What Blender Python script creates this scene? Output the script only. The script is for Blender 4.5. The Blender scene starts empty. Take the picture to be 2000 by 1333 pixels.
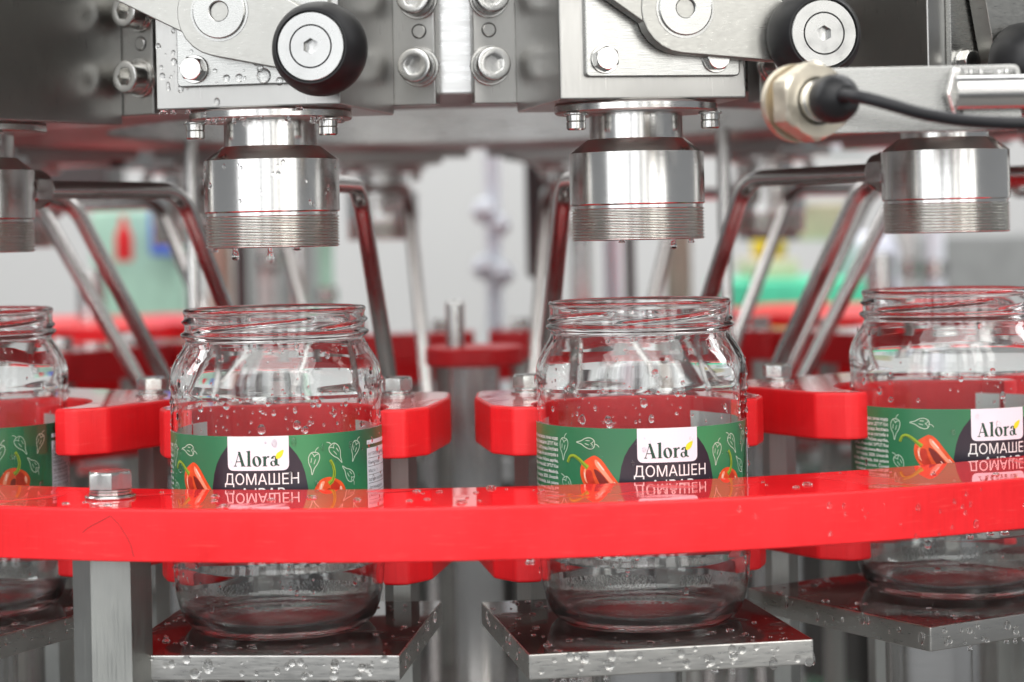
import bpy, math, random
from mathutils import Matrix, Vector
from math import sin, cos, pi, radians as RAD, hypot, atan2, sqrt

S = bpy.context.scene
COL = S.collection
U = 0.0002137            # one drawing unit in metres (about a fifth of a millimetre)
ZC = 1.25                # camera height above the hall floor, metres
RC = 1827.0              # pitch radius of the carousel in drawing units
rnd = random.Random(7)

# ------------------------------------------------------------------ camera
cam = bpy.data.cameras.new('camera')
camo = bpy.data.objects.new('camera', cam); COL.objects.link(camo)
cam.sensor_width = 36.0
cam.lens = 4150 / 2000 * 36
cam.shift_y = -215 / 2000
cam.shift_x = 4.5 / 2000
cam.clip_start = 0.05; cam.clip_end = 60
camo.matrix_world = (Matrix.Translation((106 * U, -5942 * U, ZC)) @
                     Matrix.Rotation(RAD(90), 4, 'X') @ Matrix.Rotation(RAD(-1.2), 4, 'Z'))
cam.dof.use_dof = True
cam.dof.focus_distance = 4040 * U
cam.dof.aperture_fstop = 7.6
S.camera = camo

# ------------------------------------------------------------------ world and lamps
W = bpy.data.worlds.new('World'); S.world = W; W.use_nodes = True
bg = W.node_tree.nodes['Background']
bg.inputs[0].default_value = (0.93, 0.96, 1.0, 1)
bg.inputs[1].default_value = 0.25

def area(name, loc, target, sx, sy, power, col=(1, 1, 1)):
    l = bpy.data.lights.new(name, 'AREA'); l.shape = 'RECTANGLE'
    l.size = sx; l.size_y = sy; l.energy = power; l.color = col
    o = bpy.data.objects.new(name, l); COL.objects.link(o)
    o.location = loc
    o.rotation_euler = (Vector(target) - Vector(loc)).to_track_quat('-Z', 'Y').to_euler()
    return o
T0 = (0, -0.35, ZC - 0.05)
def lum(sx, sy, L): return L * pi * sx * sy
for x, w, L in ((-2.2, 0.5, 2.4), (-1.5, 0.3, 2.5), (-0.95, 0.45, 2.5), (-0.2, 0.5, 2.1), (0.45, 0.22, 2.2), (1.1, 0.5, 2.9), (1.85, 0.4, 2.9)):   # tall strip lamps added behind the camera for streaked reflections and fill
    area('front_strip_lamp', (x, -2.9 + 0.22 * abs(x), ZC + 0.7), T0, w, 1.9, lum(w, 1.9, L), (0.97, 0.985, 1) if x < 0 else (1, 0.985, 0.95))
area('ceiling_lamp_front', (0.1, -1.9, ZC + 1.9), T0, 3.6, 1.6, lum(3.6, 1.6, 3.2), (1, 0.99, 0.97))
area('wall_fill_lamp', (0.0, 1.3, ZC + 2.2), (0, 1.5, ZC - 0.3), 3.4, 0.8, lum(3.4, 0.8, 6.0), (0.98, 0.99, 1))  # unseen lamp added to light the wall and things behind
area('fill_lamp_left', (-2.0, 0.2, ZC + 1.5), (0, 0, ZC), 0.5, 2.2, lum(0.5, 2.2, 6.5))  # unseen side lamps, raised to brighten the reds inside the carousel
area('fill_lamp_right', (2.0, 0.2, ZC + 1.5), (0, 0, ZC), 0.5, 2.2, lum(0.5, 2.2, 6.5))

vs = S.view_settings
vs.view_transform = 'Standard'; vs.look = 'None'; vs.exposure = 0.42; vs.gamma = 1.0
S.render.engine = 'CYCLES'
cy = S.cycles
cy.max_bounces = 16; cy.transmission_bounces = 14; cy.glossy_bounces = 6; cy.diffuse_bounces = 4
cy.transparent_max_bounces = 16
cy.caustics_reflective = False; cy.caustics_refractive = True
cy.sample_clamp_indirect = 10.0
cy.blur_glossy = 0.3
cy.use_denoising = True
try:
    cy.denoiser = 'OPENIMAGEDENOISE'
    cy.denoising_input_passes = 'RGB_ALBEDO_NORMAL'
except Exception:
    pass
S.render.film_transparent = False

# ------------------------------------------------------------------ materials
def nodes_of(name):
    m = bpy.data.materials.new(name); m.use_nodes = True
    nt = m.node_tree
    return m, nt, nt.nodes['Principled BSDF']

def tex(nt, kind, scale=None, coord='Object', map_scale=None, **kw):
    tc = nt.nodes.new('ShaderNodeTexCoord')
    mp = nt.nodes.new('ShaderNodeMapping')
    if map_scale: mp.inputs['Scale'].default_value = map_scale
    nt.links.new(tc.outputs[coord], mp.inputs[0])
    t = nt.nodes.new(kind)
    nt.links.new(mp.outputs[0], t.inputs[0])
    if scale is not None: t.inputs['Scale'].default_value = scale
    for k, v in kw.items(): t.inputs[k].default_value = v
    return t

def ramp(nt, src, stops):
    r = nt.nodes.new('ShaderNodeValToRGB')
    while len(r.color_ramp.elements) < len(stops): r.color_ramp.elements.new(0.5)
    for e, (p, c) in zip(r.color_ramp.elements, stops):
        e.position = p
        e.color = (c, c, c, 1) if not hasattr(c, '__len__') else (*c, 1)
    nt.links.new(src, r.inputs[0])
    return r

def bump(nt, src, strength, dist, bsdf):
    b = nt.nodes.new('ShaderNodeBump')
    b.inputs['Strength'].default_value = strength
    b.inputs['Distance'].default_value = dist
    nt.links.new(src, b.inputs['Height'])
    nt.links.new(b.outputs[0], bsdf.inputs['Normal'])
    return b

def plain(name, col, rough=0.5, metal=0.0, var=0.12, scale=40, spec=0.5):
    m, nt, p = nodes_of(name)
    p.inputs['Metallic'].default_value = metal
    p.inputs['Specular IOR Level'].default_value = spec
    n = tex(nt, 'ShaderNodeTexNoise', scale, Detail=3.0)
    r = ramp(nt, n.outputs[0], [(0.3, tuple(c * (1 - var) for c in col)), (0.7, tuple(min(1, c * (1 + var)) for c in col))])
    nt.links.new(r.outputs[0], p.inputs['Base Color'])
    rr = ramp(nt, n.outputs[0], [(0.3, max(0.02, rough * 0.8)), (0.7, min(1, rough * 1.2))])
    nt.links.new(rr.outputs[0], p.inputs['Roughness'])
    return m

def steel(name, col=(0.62, 0.61, 0.59), rough=0.28, grain=(1, 1, 60), scale=60, bstr=0.06, aniso=0.0, rvar=0.35, dirt=0.12):
    m, nt, p = nodes_of(name)
    p.inputs['Metallic'].default_value = 1.0
    g = tex(nt, 'ShaderNodeTexNoise', scale, map_scale=grain, Detail=4.0, Roughness=0.6)
    b = tex(nt, 'ShaderNodeTexNoise', 22, Detail=3.0)
    rr = ramp(nt, g.outputs[0], [(0.25, rough * (1 - rvar)), (0.75, rough * (1 + rvar))])
    nt.links.new(rr.outputs[0], p.inputs['Roughness'])
    cr = ramp(nt, b.outputs[0], [(0.3, tuple(c * (1 - dirt) for c in col)), (0.65, col)])
    nt.links.new(cr.outputs[0], p.inputs['Base Color'])
    if bstr: bump(nt, g.outputs[0], bstr, 0.0004, p)
    if aniso:
        p.inputs['Anisotropic'].default_value = aniso
        t = nt.nodes.new('ShaderNodeTangent'); t.direction_type = 'RADIAL'; t.axis = 'Z'
        nt.links.new(t.outputs[0], p.inputs['Tangent'])
    return m

def red_plastic(name, wet):
    m, nt, p = nodes_of(name)
    n = tex(nt, 'ShaderNodeTexNoise', 16, Detail=5.0, Roughness=0.7)
    c = ramp(nt, n.outputs[0], [(0.30, (0.74, 0.014, 0.018)), (0.52, (0.84, 0.018, 0.024)), (0.72, (0.89, 0.024, 0.030))])
    # fine pale rub marks running along the part
    sc = tex(nt, 'ShaderNodeTexNoise', 60, map_scale=(1, 1, 14), Detail=4.0, Roughness=0.75)
    sr = ramp(nt, sc.outputs[0], [(0.58, 0.0), (0.78, 0.5)])
    mx = nt.nodes.new('ShaderNodeMix'); mx.data_type = 'RGBA'
    nt.links.new(sr.outputs[0], mx.inputs[0]); nt.links.new(c.outputs[0], mx.inputs[6]); mx.inputs[7].default_value = (0.88, 0.10, 0.09, 1)
    vt = tex(nt, 'ShaderNodeTexNoise', 70, map_scale=(5, 5, 0.25), Detail=4.0, Roughness=0.7)
    vr = ramp(nt, vt.outputs[0], [(0.3, 0.90), (0.7, 1.0)])
    ml = nt.nodes.new('ShaderNodeMix'); ml.data_type = 'RGBA'; ml.blend_type = 'MULTIPLY'; ml.inputs[0].default_value = 1.0
    nt.links.new(mx.outputs[2], ml.inputs[6]); nt.links.new(vr.outputs[0], ml.inputs[7])
    nt.links.new(ml.outputs[2], p.inputs['Base Color'])
    p.inputs['IOR'].default_value = 1.5
    if wet:
        w = tex(nt, 'ShaderNodeTexNoise', 26, Detail=2.0, Distortion=0.8)
        r = ramp(nt, w.outputs[0], [(0.42, 0.02), (0.60, 0.05), (0.66, 0.22)])
        nt.links.new(r.outputs[0], p.inputs['Roughness'])
        h = ramp(nt, w.outputs[0], [(0.55, 1.0), (0.64, 0.0)])
        bump(nt, h.outputs[0], 0.12, 0.0006, p)
    else:
        p.inputs['Specular IOR Level'].default_value = 0.38
        g = tex(nt, 'ShaderNodeTexNoise', 110, map_scale=(10, 10, 0.5), Detail=3.0)
        r = ramp(nt, n.outputs[0], [(0.3, 0.26), (0.7, 0.46)])
        nt.links.new(r.outputs[0], p.inputs['Roughness'])
        bump(nt, g.outputs[0], 0.22, 0.0004, p)
    return m

def glass(name, ior, col=(1, 1, 1), rough=0.0):
    m, nt, p = nodes_of(name)
    p.inputs['Base Color'].default_value = (*col, 1)
    p.inputs['Roughness'].default_value = rough
    p.inputs['IOR'].default_value = ior
    p.inputs['Transmission Weight'].default_value = 1.0
    if name == 'jar_glass':
        n = tex(nt, 'ShaderNodeTexNoise', 28, Detail=2.0)
        bump(nt, n.outputs[0], 0.06, 0.002, p)
        p.inputs['Transmission Weight'].default_value = 1.0
    return m

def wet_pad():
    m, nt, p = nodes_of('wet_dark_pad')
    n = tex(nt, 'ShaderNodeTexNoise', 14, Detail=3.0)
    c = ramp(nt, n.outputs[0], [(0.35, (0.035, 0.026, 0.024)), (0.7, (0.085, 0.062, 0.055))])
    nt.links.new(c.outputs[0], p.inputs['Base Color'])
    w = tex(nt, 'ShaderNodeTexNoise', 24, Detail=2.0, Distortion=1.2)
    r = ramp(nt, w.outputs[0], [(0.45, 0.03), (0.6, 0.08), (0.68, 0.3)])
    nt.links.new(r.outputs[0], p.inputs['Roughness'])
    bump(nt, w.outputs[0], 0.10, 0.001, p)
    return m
M = {}
M['turned'] = steel('turned_steel', (0.68, 0.67, 0.65), 0.14, (1, 1, 90), 70, 0.05, aniso=0.75)
M['thread'] = steel('threaded_steel', (0.66, 0.65, 0.61), 0.22, (1, 1, 90), 60, 0.04, aniso=0.5)
M['block'] = steel('brushed_block_steel', (0.40, 0.395, 0.38), 0.31, (30, 30, 1.2), 60, 0.0, rvar=0.16)
M['cover'] = steel('brushed_cover_steel', (0.44, 0.44, 0.425), 0.27, (1.5, 1, 50), 90, 0.0)
M['lever'] = steel('lever_steel', (0.41, 0.405, 0.38), 0.36, (6, 2, 40), 60, 0.0)
M['bolt'] = steel('bolt_steel', (0.58, 0.575, 0.555), 0.22, (3, 3, 3), 50, 0.04)
M['flange'] = steel('flange_steel', (0.54, 0.52, 0.50), 0.42, (1, 1, 90), 60, 0.01, aniso=0.5)
M['drumdark'] = steel('shaded_drum_steel', (0.30, 0.28, 0.27), 0.45, (1, 1, 4), 30, 0.01)  # darker copy of the drum steel, paints the shade underneath
M['tube'] = steel('tube_steel', (0.58, 0.555, 0.54), 0.20, (4, 4, 4), 40, 0.02)
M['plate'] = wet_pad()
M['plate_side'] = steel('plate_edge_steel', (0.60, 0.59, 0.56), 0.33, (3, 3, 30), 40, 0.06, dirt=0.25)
M['rod'] = steel('rod_steel', (0.64, 0.63, 0.61), 0.2, (1, 1, 60), 50, 0.03, aniso=0.5)
M['hexpost'] = steel('grey_satin_post', (0.50, 0.51, 0.485), 0.46, (25, 25, 1.0), 50, 0.05, dirt=0.3)
M['drum'] = steel('drum_steel', (0.66, 0.66, 0.65), 0.3, (1, 1, 20), 30, 0.03)
M['red'] = red_plastic('red_plastic', False)
M['redwet'] = red_plastic('red_plastic_wet_top', True)
M['rubber'] = plain('black_rubber', (0.010, 0.010, 0.011), 0.42, 0, 0.2, spec=0.35)
M['cable'] = plain('black_cable', (0.011, 0.011, 0.013), 0.42, 0, 0.2, spec=0.35)
M['black'] = plain('black_pad', (0.015, 0.015, 0.015), 0.5)
M['nickel'] = steel('nickel_brass', (0.80, 0.73, 0.60), 0.38, (3, 3, 3), 40, 0.03)
M['glass'] = glass('jar_glass', 1.5, (0.985, 0.995, 0.99))
M['water'] = glass('water', 1.33)
def heel_glass():
    m = glass('jar_heel_glass', 1.5, (0.985, 0.995, 0.99), 0.02)
    nt = m.node_tree; p = nt.nodes['Principled BSDF']
    w = tex(nt, 'ShaderNodeTexVoronoi', 900)
    bump(nt, w.outputs[0], 0.12, 0.0004, p)
    p.inputs['Transmission Weight'].default_value = 0.97; p.inputs['Roughness'].default_value = 0.02
    return m
M['heel'] = heel_glass()
M['dark'] = plain('hole_gap_shade', (0.02, 0.02, 0.02), 0.6)  # black stands in for shade in the boss hole and dowel gap
M['pencil'] = plain('pencil', (0.22, 0.025, 0.025), 0.7)
M['white_label'] = plain('label_white_paper', (0.74, 0.78, 0.84), 0.42, 0, 0.02)
M['reverse'] = plain('label_reverse_paper', (0.72, 0.72, 0.70), 0.7, 0, 0.03)
M['ink_black'] = plain('label_black_ink', (0.020, 0.018, 0.028), 0.38, 0, 0.1)
M['ink_green'] = plain('label_dark_green_ink', (0.008, 0.06, 0.035), 0.4, 0, 0.05)
M['ink_white'] = plain('label_white_ink', (0.80, 0.82, 0.80), 0.42, 0, 0.02)
M['ink_line'] = plain('label_line_ink', (0.55, 0.68, 0.55), 0.42, 0, 0.02)
M['ink_yellow'] = plain('label_yellow_ink', (0.80, 0.72, 0.03), 0.42, 0, 0.05)
M['ink_grey'] = plain('label_grey_ink', (0.10, 0.11, 0.13), 0.42, 0, 0.05)
M['pep1'] = plain('pepper_orange_ink', (0.75, 0.085, 0.02), 0.38, 0, 0.15, 300)
M['pep2'] = plain('pepper_red_ink', (0.50, 0.03, 0.012), 0.38, 0, 0.15, 300)
M['pep3'] = plain('pepper_dark_ink', (0.20, 0.016, 0.010), 0.38, 0, 0.15, 300)
M['pep4'] = plain('pepper_light_ink', (0.88, 0.33, 0.20), 0.38, 0, 0.1, 300)
M['pep5'] = plain('pepper_glint_ink', (0.92, 0.62, 0.52), 0.38, 0, 0.05, 300)
M['stem1'] = plain('stem_green_ink', (0.28, 0.40, 0.03), 0.4, 0, 0.15, 300)
M['stem2'] = plain('stem_dark_ink', (0.10, 0.16, 0.02), 0.4, 0, 0.15, 300)
def label_green():
    m, nt, p = nodes_of('label_green_print')
    tc = nt.nodes.new('ShaderNodeTexCoord')
    mp = nt.nodes.new('ShaderNodeMapping'); mp.inputs['Scale'].default_value = (9, 9, 12)
    nt.links.new(tc.outputs['Object'], mp.inputs[0])
    n = nt.nodes.new('ShaderNodeTexNoise'); n.inputs['Scale'].default_value = 2.0; n.inputs['Detail'].default_value = 0.5
    nt.links.new(mp.outputs[0], n.inputs[0])
    r = ramp(nt, n.outputs[0], [(0.32, (0.020, 0.125, 0.066)), (0.66, (0.048, 0.265, 0.100))])
    nt.links.new(r.outputs[0], p.inputs['Base Color'])
    p.inputs['Roughness'].default_value = 0.33
    b = tex(nt, 'ShaderNodeTexNoise', 45, Detail=3.0)
    bump(nt, b.outputs[0], 0.08, 0.0012, p)
    return m
M['green'] = label_green()

# ------------------------------------------------------------------ mesh helpers (drawing units)
def weight_normals(me, angle):
    """face-area weighted corner normals, so large flat faces stay flat beside their rounded edges"""
    ca = cos(RAD(angle))
    N = [p.normal.copy() for p in me.polygons]; A = [p.area for p in me.polygons]
    at_v = [[] for _ in me.vertices]
    for p in me.polygons:
        for i in p.vertices: at_v[i].append(p.index)
    out = []
    for p in me.polygons:
        n0 = N[p.index]
        for i in p.vertices:
            n = Vector((0, 0, 0))
            for q in at_v[i]:
                if N[q].dot(n0) > ca: n += N[q] * A[q]
            out.append(tuple(n.normalized()) if n.length > 0 else tuple(n0))
    me.normals_split_custom_set(out)

class MB:
    def __init__(s): s.v = []; s.f = []; s.m = []
    def add(s, verts, faces, mi=0, X=None):
        o = len(s.v)
        if X is not None: verts = [tuple(X @ Vector(p)) for p in verts]
        s.v += [tuple(p) for p in verts]
        s.f += [tuple(o + i for i in f) for f in faces]
        s.m += ([mi] * len(faces) if isinstance(mi, int) else list(mi))
        return s
    def mesh(s, name, mats, angle=32):
        me = bpy.data.meshes.new(name)
        me.from_pydata([(x * U, y * U, z * U) for x, y, z in s.v], [], s.f)
        for k in ([mats] if isinstance(mats, str) else mats): me.materials.append(M[k])
        me.polygons.foreach_set('material_index', s.m)
        me.polygons.foreach_set('use_smooth', [True] * len(s.f))
        me.validate(); me.update()
        me.set_sharp_from_angle(angle=RAD(angle))
        if len(s.f) < 9000 and mats != 'water': weight_normals(me, angle)
        return me

def link(name, data, parent=None, loc=(0, 0, 0), rz=0.0):
    o = bpy.data.objects.new(name, data); COL.objects.link(o)
    if parent is None:
        o.location = (loc[0] * U, loc[1] * U, loc[2] * U + ZC)
    else:
        o.parent = parent
        o.location = (loc[0] * U, loc[1] * U, loc[2] * U)
    o.rotation_euler = (0, 0, rz)
    return o

def tag(o, label, cat, group=None):
    o['label'] = label; o['category'] = cat
    if group: o['group'] = group
    return o

def part(name, mb, mats, parent, loc=(0, 0, 0), rz=0.0, angle=32):
    return link(name, mb.mesh(name, mats, angle), parent, loc, rz)

def copy_tree(o, parent=None):
    c = o.copy(); COL.objects.link(c); c.parent = parent
    for ch in list(o.children): copy_tree(ch, c)
    return c

FRONT = Matrix.Rotation(RAD(90), 4, 'X')           # local +z of a shape -> -y (towards the outside of the carousel)
def at(x, y, z, R=None):
    m = Matrix.Translation((x, y, z))
    return m @ R if R is not None else m

def lathe(prof, n=48, rfun=None, close=True):
    """prof: (r, z) from one end to the other; r == 0 becomes a pole."""
    v, f, rows = [], [], []
    for i, (r, z) in enumerate(prof):
        if r <= 1e-6:
            rows.append([len(v)]); v.append((0, 0, z))
        else:
            row = []
            for k in range(n):
                a = 2 * pi * k / n
                rr, zz = (r, z) if rfun is None else rfun(i, r, z, a)
                row.append(len(v)); v.append((rr * cos(a), rr * sin(a), zz))
            rows.append(row)
    for A, B in zip(rows, rows[1:]):
        if len(A) == 1 and len(B) == 1: continue
        for k in range(n):
            k2 = (k + 1) % n
            if len(A) == 1: f.append((A[0], B[k2], B[k]))
            elif len(B) == 1: f.append((A[k], A[k2], B[0]))
            else: f.append((A[k], A[k2], B[k2], B[k]))
    return v, f

def hexr(ap, a):
    return ap / cos(((a + pi / 6) % (pi / 3)) - pi / 6)

def fillet(pts, r, n=4):
    out = []; N = len(pts)
    rs = r if hasattr(r, '__len__') else [r] * N
    for i, p in enumerate(pts):
        a = Vector(pts[i - 1]); b = Vector(p); c = Vector(pts[(i + 1) % N])
        if rs[i] <= 0: out.append(tuple(b)); continue
        u = (a - b).normalized(); w = (c - b).normalized()
        ang = u.angle(w)
        d = min(rs[i] / max(1e-3, math.tan(ang / 2)), (a - b).length * 0.48, (c - b).length * 0.48)
        p0 = b + u * d; p1 = b + w * d
        for k in range(n + 1):
            t = k / n
            q = p0 * (1 - t) ** 2 + b * 2 * t * (1 - t) + p1 * t * t
            out.append((q.x, q.y))
    return out

def offset_poly(pts, d):
    N = len(pts); out = []
    for i in range(N):
        a = Vector(pts[i - 1]); b = Vector(pts[i]); c = Vector(pts[(i + 1) % N])
        e1 = (b - a); e2 = (c - b)
        if e1.length < 1e-6: e1 = e2
        if e2.length < 1e-6: e2 = e1
        n1 = Vector((e1.y, -e1.x)).normalized(); n2 = Vector((e2.y, -e2.x)).normalized()
        n = (n1 + n2)
        if n.length < 1e-4: n = n1
        n.normalize()
        k = d / max(0.5, n.dot(n1))
        out.append((b.x - n.x * k, b.y - n.y * k))
    return out

def prism(pts, z0, z1, b=4.0, top=0, side=0):
    """counter-clockwise outline, extruded, edges rounded by b. Returns verts, faces, material index list."""
    rings = []
    b = min(b, (z1 - z0) * 0.45)
    for t in (0, 0.5, 1):
        rings.append((offset_poly(pts, b * (1 - sin(t * pi / 2))), z0 + b * (1 - cos(t * pi / 2))))
    for t in (1, 0.5, 0):
        rings.append((offset_poly(pts, b * (1 - sin(t * pi / 2))), z1 - b * (1 - cos(t * pi / 2))))
    v, f, m = [], [], []
    n = len(pts)
    for ring, z in rings:
        v += [(x, y, z) for x, y in ring]
    f.append(tuple(range(n - 1, -1, -1))); m.append(side)
    for k in range(len(rings) - 1):
        for i in range(n):
            j = (i + 1) % n
            f.append((k * n + i, k * n + j, (k + 1) * n + j, (k + 1) * n + i)); m.append(side)
    o = (len(rings) - 1) * n
    f.append(tuple(o + i for i in range(n))); m.append(top)
    return v, f, m

def rect(x0, x1, y0, y1): return [(x0, y0), (x1, y0), (x1, y1), (x0, y1)]

def box(mb, x0, x1, y0, y1, z0, z1, b=4.0, fr=3.0, mi=0, X=None):
    v, f, _ = prism(fillet(rect(x0, x1, y0, y1), fr, 3), z0, z1, b)
    mb.add(v, f, mi, X); return mb

def tube(path, r, n=16, caps=True, rf=None):
    P = [Vector(p) for p in path]; v, f = [], []
    t0 = (P[1] - P[0]).normalized()
    ref = Vector((0, 0, 1)) if abs(t0.z) < 0.9 else Vector((1, 0, 0))
    nrm = t0.cross(ref).normalized()
    for i, p in enumerate(P):
        t = ((P[min(i + 1, len(P) - 1)] - P[max(i - 1, 0)])).normalized()
        nrm = (nrm - t * nrm.dot(t)).normalized(); bi = t.cross(nrm)
        rr = r if rf is None else rf(i / (len(P) - 1))
        for k in range(n):
            a = 2 * pi * k / n
            v.append(tuple(p + nrm * (rr * cos(a)) + bi * (rr * sin(a))))
    for i in range(len(P) - 1):
        for k in range(n):
            k2 = (k + 1) % n
            f.append((i * n + k, i * n + k2, (i + 1) * n + k2, (i + 1) * n + k))
    if caps:
        f.append(tuple(range(n - 1, -1, -1))); o = (len(P) - 1) * n
        f.append(tuple(o + k for k in range(n)))
    return v, f

def bend(pts, r, n=8):
    out = [Vector(pts[0])]
    for i in range(1, len(pts) - 1):
        a, b, c = Vector(pts[i - 1]), Vector(pts[i]), Vector(pts[i + 1])
        u = (a - b).normalized(); w = (c - b).normalized()
        d = r / math.tan(u.angle(w) / 2)
        p0, p1 = b + u * d, b + w * d
        for k in range(n + 1):
            t = k / n
            out.append(p0 * (1 - t) ** 2 + b * 2 * t * (1 - t) + p1 * t * t)
    out.append(Vector(pts[-1]))
    return out

def hex_bolt(R, h):                 # head along +z from 0
    def rf(i, r, z, a):
        if i in (0, 1): return hexr(R * 0.866, a), z
        if i == 2:
            q = hexr(R * 0.866, a); return min(q, R * 0.93), z
        return r, z
    v, f = lathe([(R, 0), (R, h * 0.82), (R, h * 0.93), (R * 0.84, h), (0, h)], 24, rf)
    return v, f

def washer(r, h, ri=0):
    return lathe([(0, 0), (r * 0.97, 0), (r, h * 0.3), (r, h * 0.7), (r * 0.97, h), (0, h)], 28)

def socket_bolt(r, h):
    ap = r * 0.50
    def rf(i, rr, z, a):
        if i in (5, 6): return hexr(ap, a), z
        return rr, z
    return lathe([(r, 0), (r, h * 0.85), (r * 0.95, h * 0.96), (r * 0.88, h), (r * 0.62, h), (ap, h * 0.97), (ap, h * 0.05), (0, h * 0.0)], 36, rf)

DROP = []
for q in range(3):
    v, f = lathe([(0, -0.03), (0.75, -0.03), (1.0, 0.08), (0.97, 0.30), (0.78, 0.58), (0.42, 0.76), (0, 0.82)], 12)
    DROP.append((v, f))
def add_drop(mb, pos, nrm, r, stretch=1.0, sag=0.0, mi=0):
    """a bead of water on a surface: lies along nrm, stretched down the z axis"""
    n = Vector(nrm).normalized()
    up = Vector((0, 0, 1)) if abs(n.z) < 0.9 else Vector((0, 1, 0))
    t = up.cross(n).normalized(); b = n.cross(t)
    jx = [rnd.uniform(0.85, 1.15) for _ in range(4)]
    v, f = DROP[0]
    out = []
    for x, y, z in v:
        yy = y * stretch * (jx[0] if y > 0 else jx[1])
        xx = x * (jx[2] if x > 0 else jx[3]) * (1 - 0.18 * y * (stretch - 1))
        zz = z * (1 - 0.25 * y * min(1, sag))
        out.append(tuple(Vector(pos) + t * (xx * r) + b * (yy * r) + n * (zz * r * 0.62 + 0.25)))
    mb.add(out, f, mi)
def hang_drop(mb, pos, r, L):
    v, f = lathe([(0, 0.3), (r * 0.62, 0.3), (r * 0.7, -L * 0.35), (r, -L * 0.68), (r * 0.8, -L * 0.9), (r * 0.4, -L * 0.985), (0, -L)][::-1], 12)
    mb.add([(x + pos[0], y + pos[1], z + pos[2]) for x, y, z in v], f)

# ------------------------------------------------------------------ positions round the carousel
def phi(k): return RAD(-11.25 + 22.5 * k)
def on_ring(k, r=RC, z=0):
    a = phi(k); return (r * sin(a), -r * cos(a), z)
KS = list(range(-7, 9))
NEAR = {-1: 'leftmost jar, cut by the left edge', 0: 'second jar from the left', 1: 'third jar from the left', 2: 'rightmost jar'}

ORD = ['leftmost', 'second from the left', 'third from the left', 'third from the right', 'second from the right', 'rightmost']
SIDE = {-2: 'nearest of three beyond the left edge', -3: 'middle of three beyond the left edge', -4: 'farthest of three beyond the left edge',
        3: 'nearest of three beyond the right edge', 4: 'middle of three beyond the right edge', 5: 'farthest of three beyond the right edge'}
FAR = {k: ORD[i] for i, k in enumerate((-5, -6, -7, 8, 7, 6))}
def where(k): return SIDE[k] if k in SIDE else FAR[k] + ' on the far side'
# ================================================================== hall behind
FLOOR_Z = -ZC / U
mb = MB(); mb.add([(-20000, -12000, 0), (20000, -12000, 0), (20000, 16000, 0), (-20000, 16000, 0)], [(0, 1, 2, 3)])
M['floor'] = plain('hall_floor', (0.16, 0.155, 0.15), 0.4, 0, 0.2, 3)
M['wall'] = plain('hall_wall', (0.56, 0.557, 0.547), 0.7, 0, 0.04, 2)
fl = part('floor', mb, 'floor', None, (0, 0, FLOOR_Z)); fl['kind'] = 'structure'
mb = MB(); box(mb, -16000, 16000, 13000, 13300, FLOOR_Z, 9000, 10, 10)
wl = part('wall', mb, 'wall', None); wl['kind'] = 'structure'

# ================================================================== carousel drum, table
mb = MB()
ring = [(1506, 292), (1506, 1000), (1000, 1000), (1000, 292)]
v, f = lathe(ring, 96)
mb.add(v, f)
drum = part('carousel_drum', mb, 'drum', None, rz=0)
tag(drum, 'round stainless drum behind the filling valves at the top', 'drum')
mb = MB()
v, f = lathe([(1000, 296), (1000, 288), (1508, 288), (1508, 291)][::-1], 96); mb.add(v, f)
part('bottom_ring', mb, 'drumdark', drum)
mb = MB()
v, f = lathe([(0, 1700), (1090, 1700), (1100, 1710), (1100, 3000), (0, 3000)], 72); mb.add(v, f)
part('shade_tank', mb, 'drum', drum)  # unseen tank added overhead to shade the inside of the carousel
for a in (45, 135, 225, 315):
    mb = MB(); v, f = lathe([(40, 995), (40, 1702)], 20); mb.add(v, f, 0, at(1060 * cos(RAD(a)), 1060 * sin(RAD(a)), 0)); part('shade_tank_leg', mb, 'rod', drum)  # unseen legs added to carry the shading tank

mb = MB()
v, f = lathe([(0, -1540), (1560, -1540), (1566, -1534), (1566, -1506), (1560, -1500), (0, -1500)], 96); mb.add(v, f)
tbl = part('carousel_table', mb, 'tube', None)
tag(tbl, 'round steel table carrying the red jar pockets, low between the plates', 'table')
mb = MB()
v, f = lathe([(0, FLOOR_Z + 2), (700, FLOOR_Z + 2), (700, -1542), (0, -1542)], 48); mb.add(v, f)
part('pedestal', mb, 'plate_side', tbl)

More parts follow.
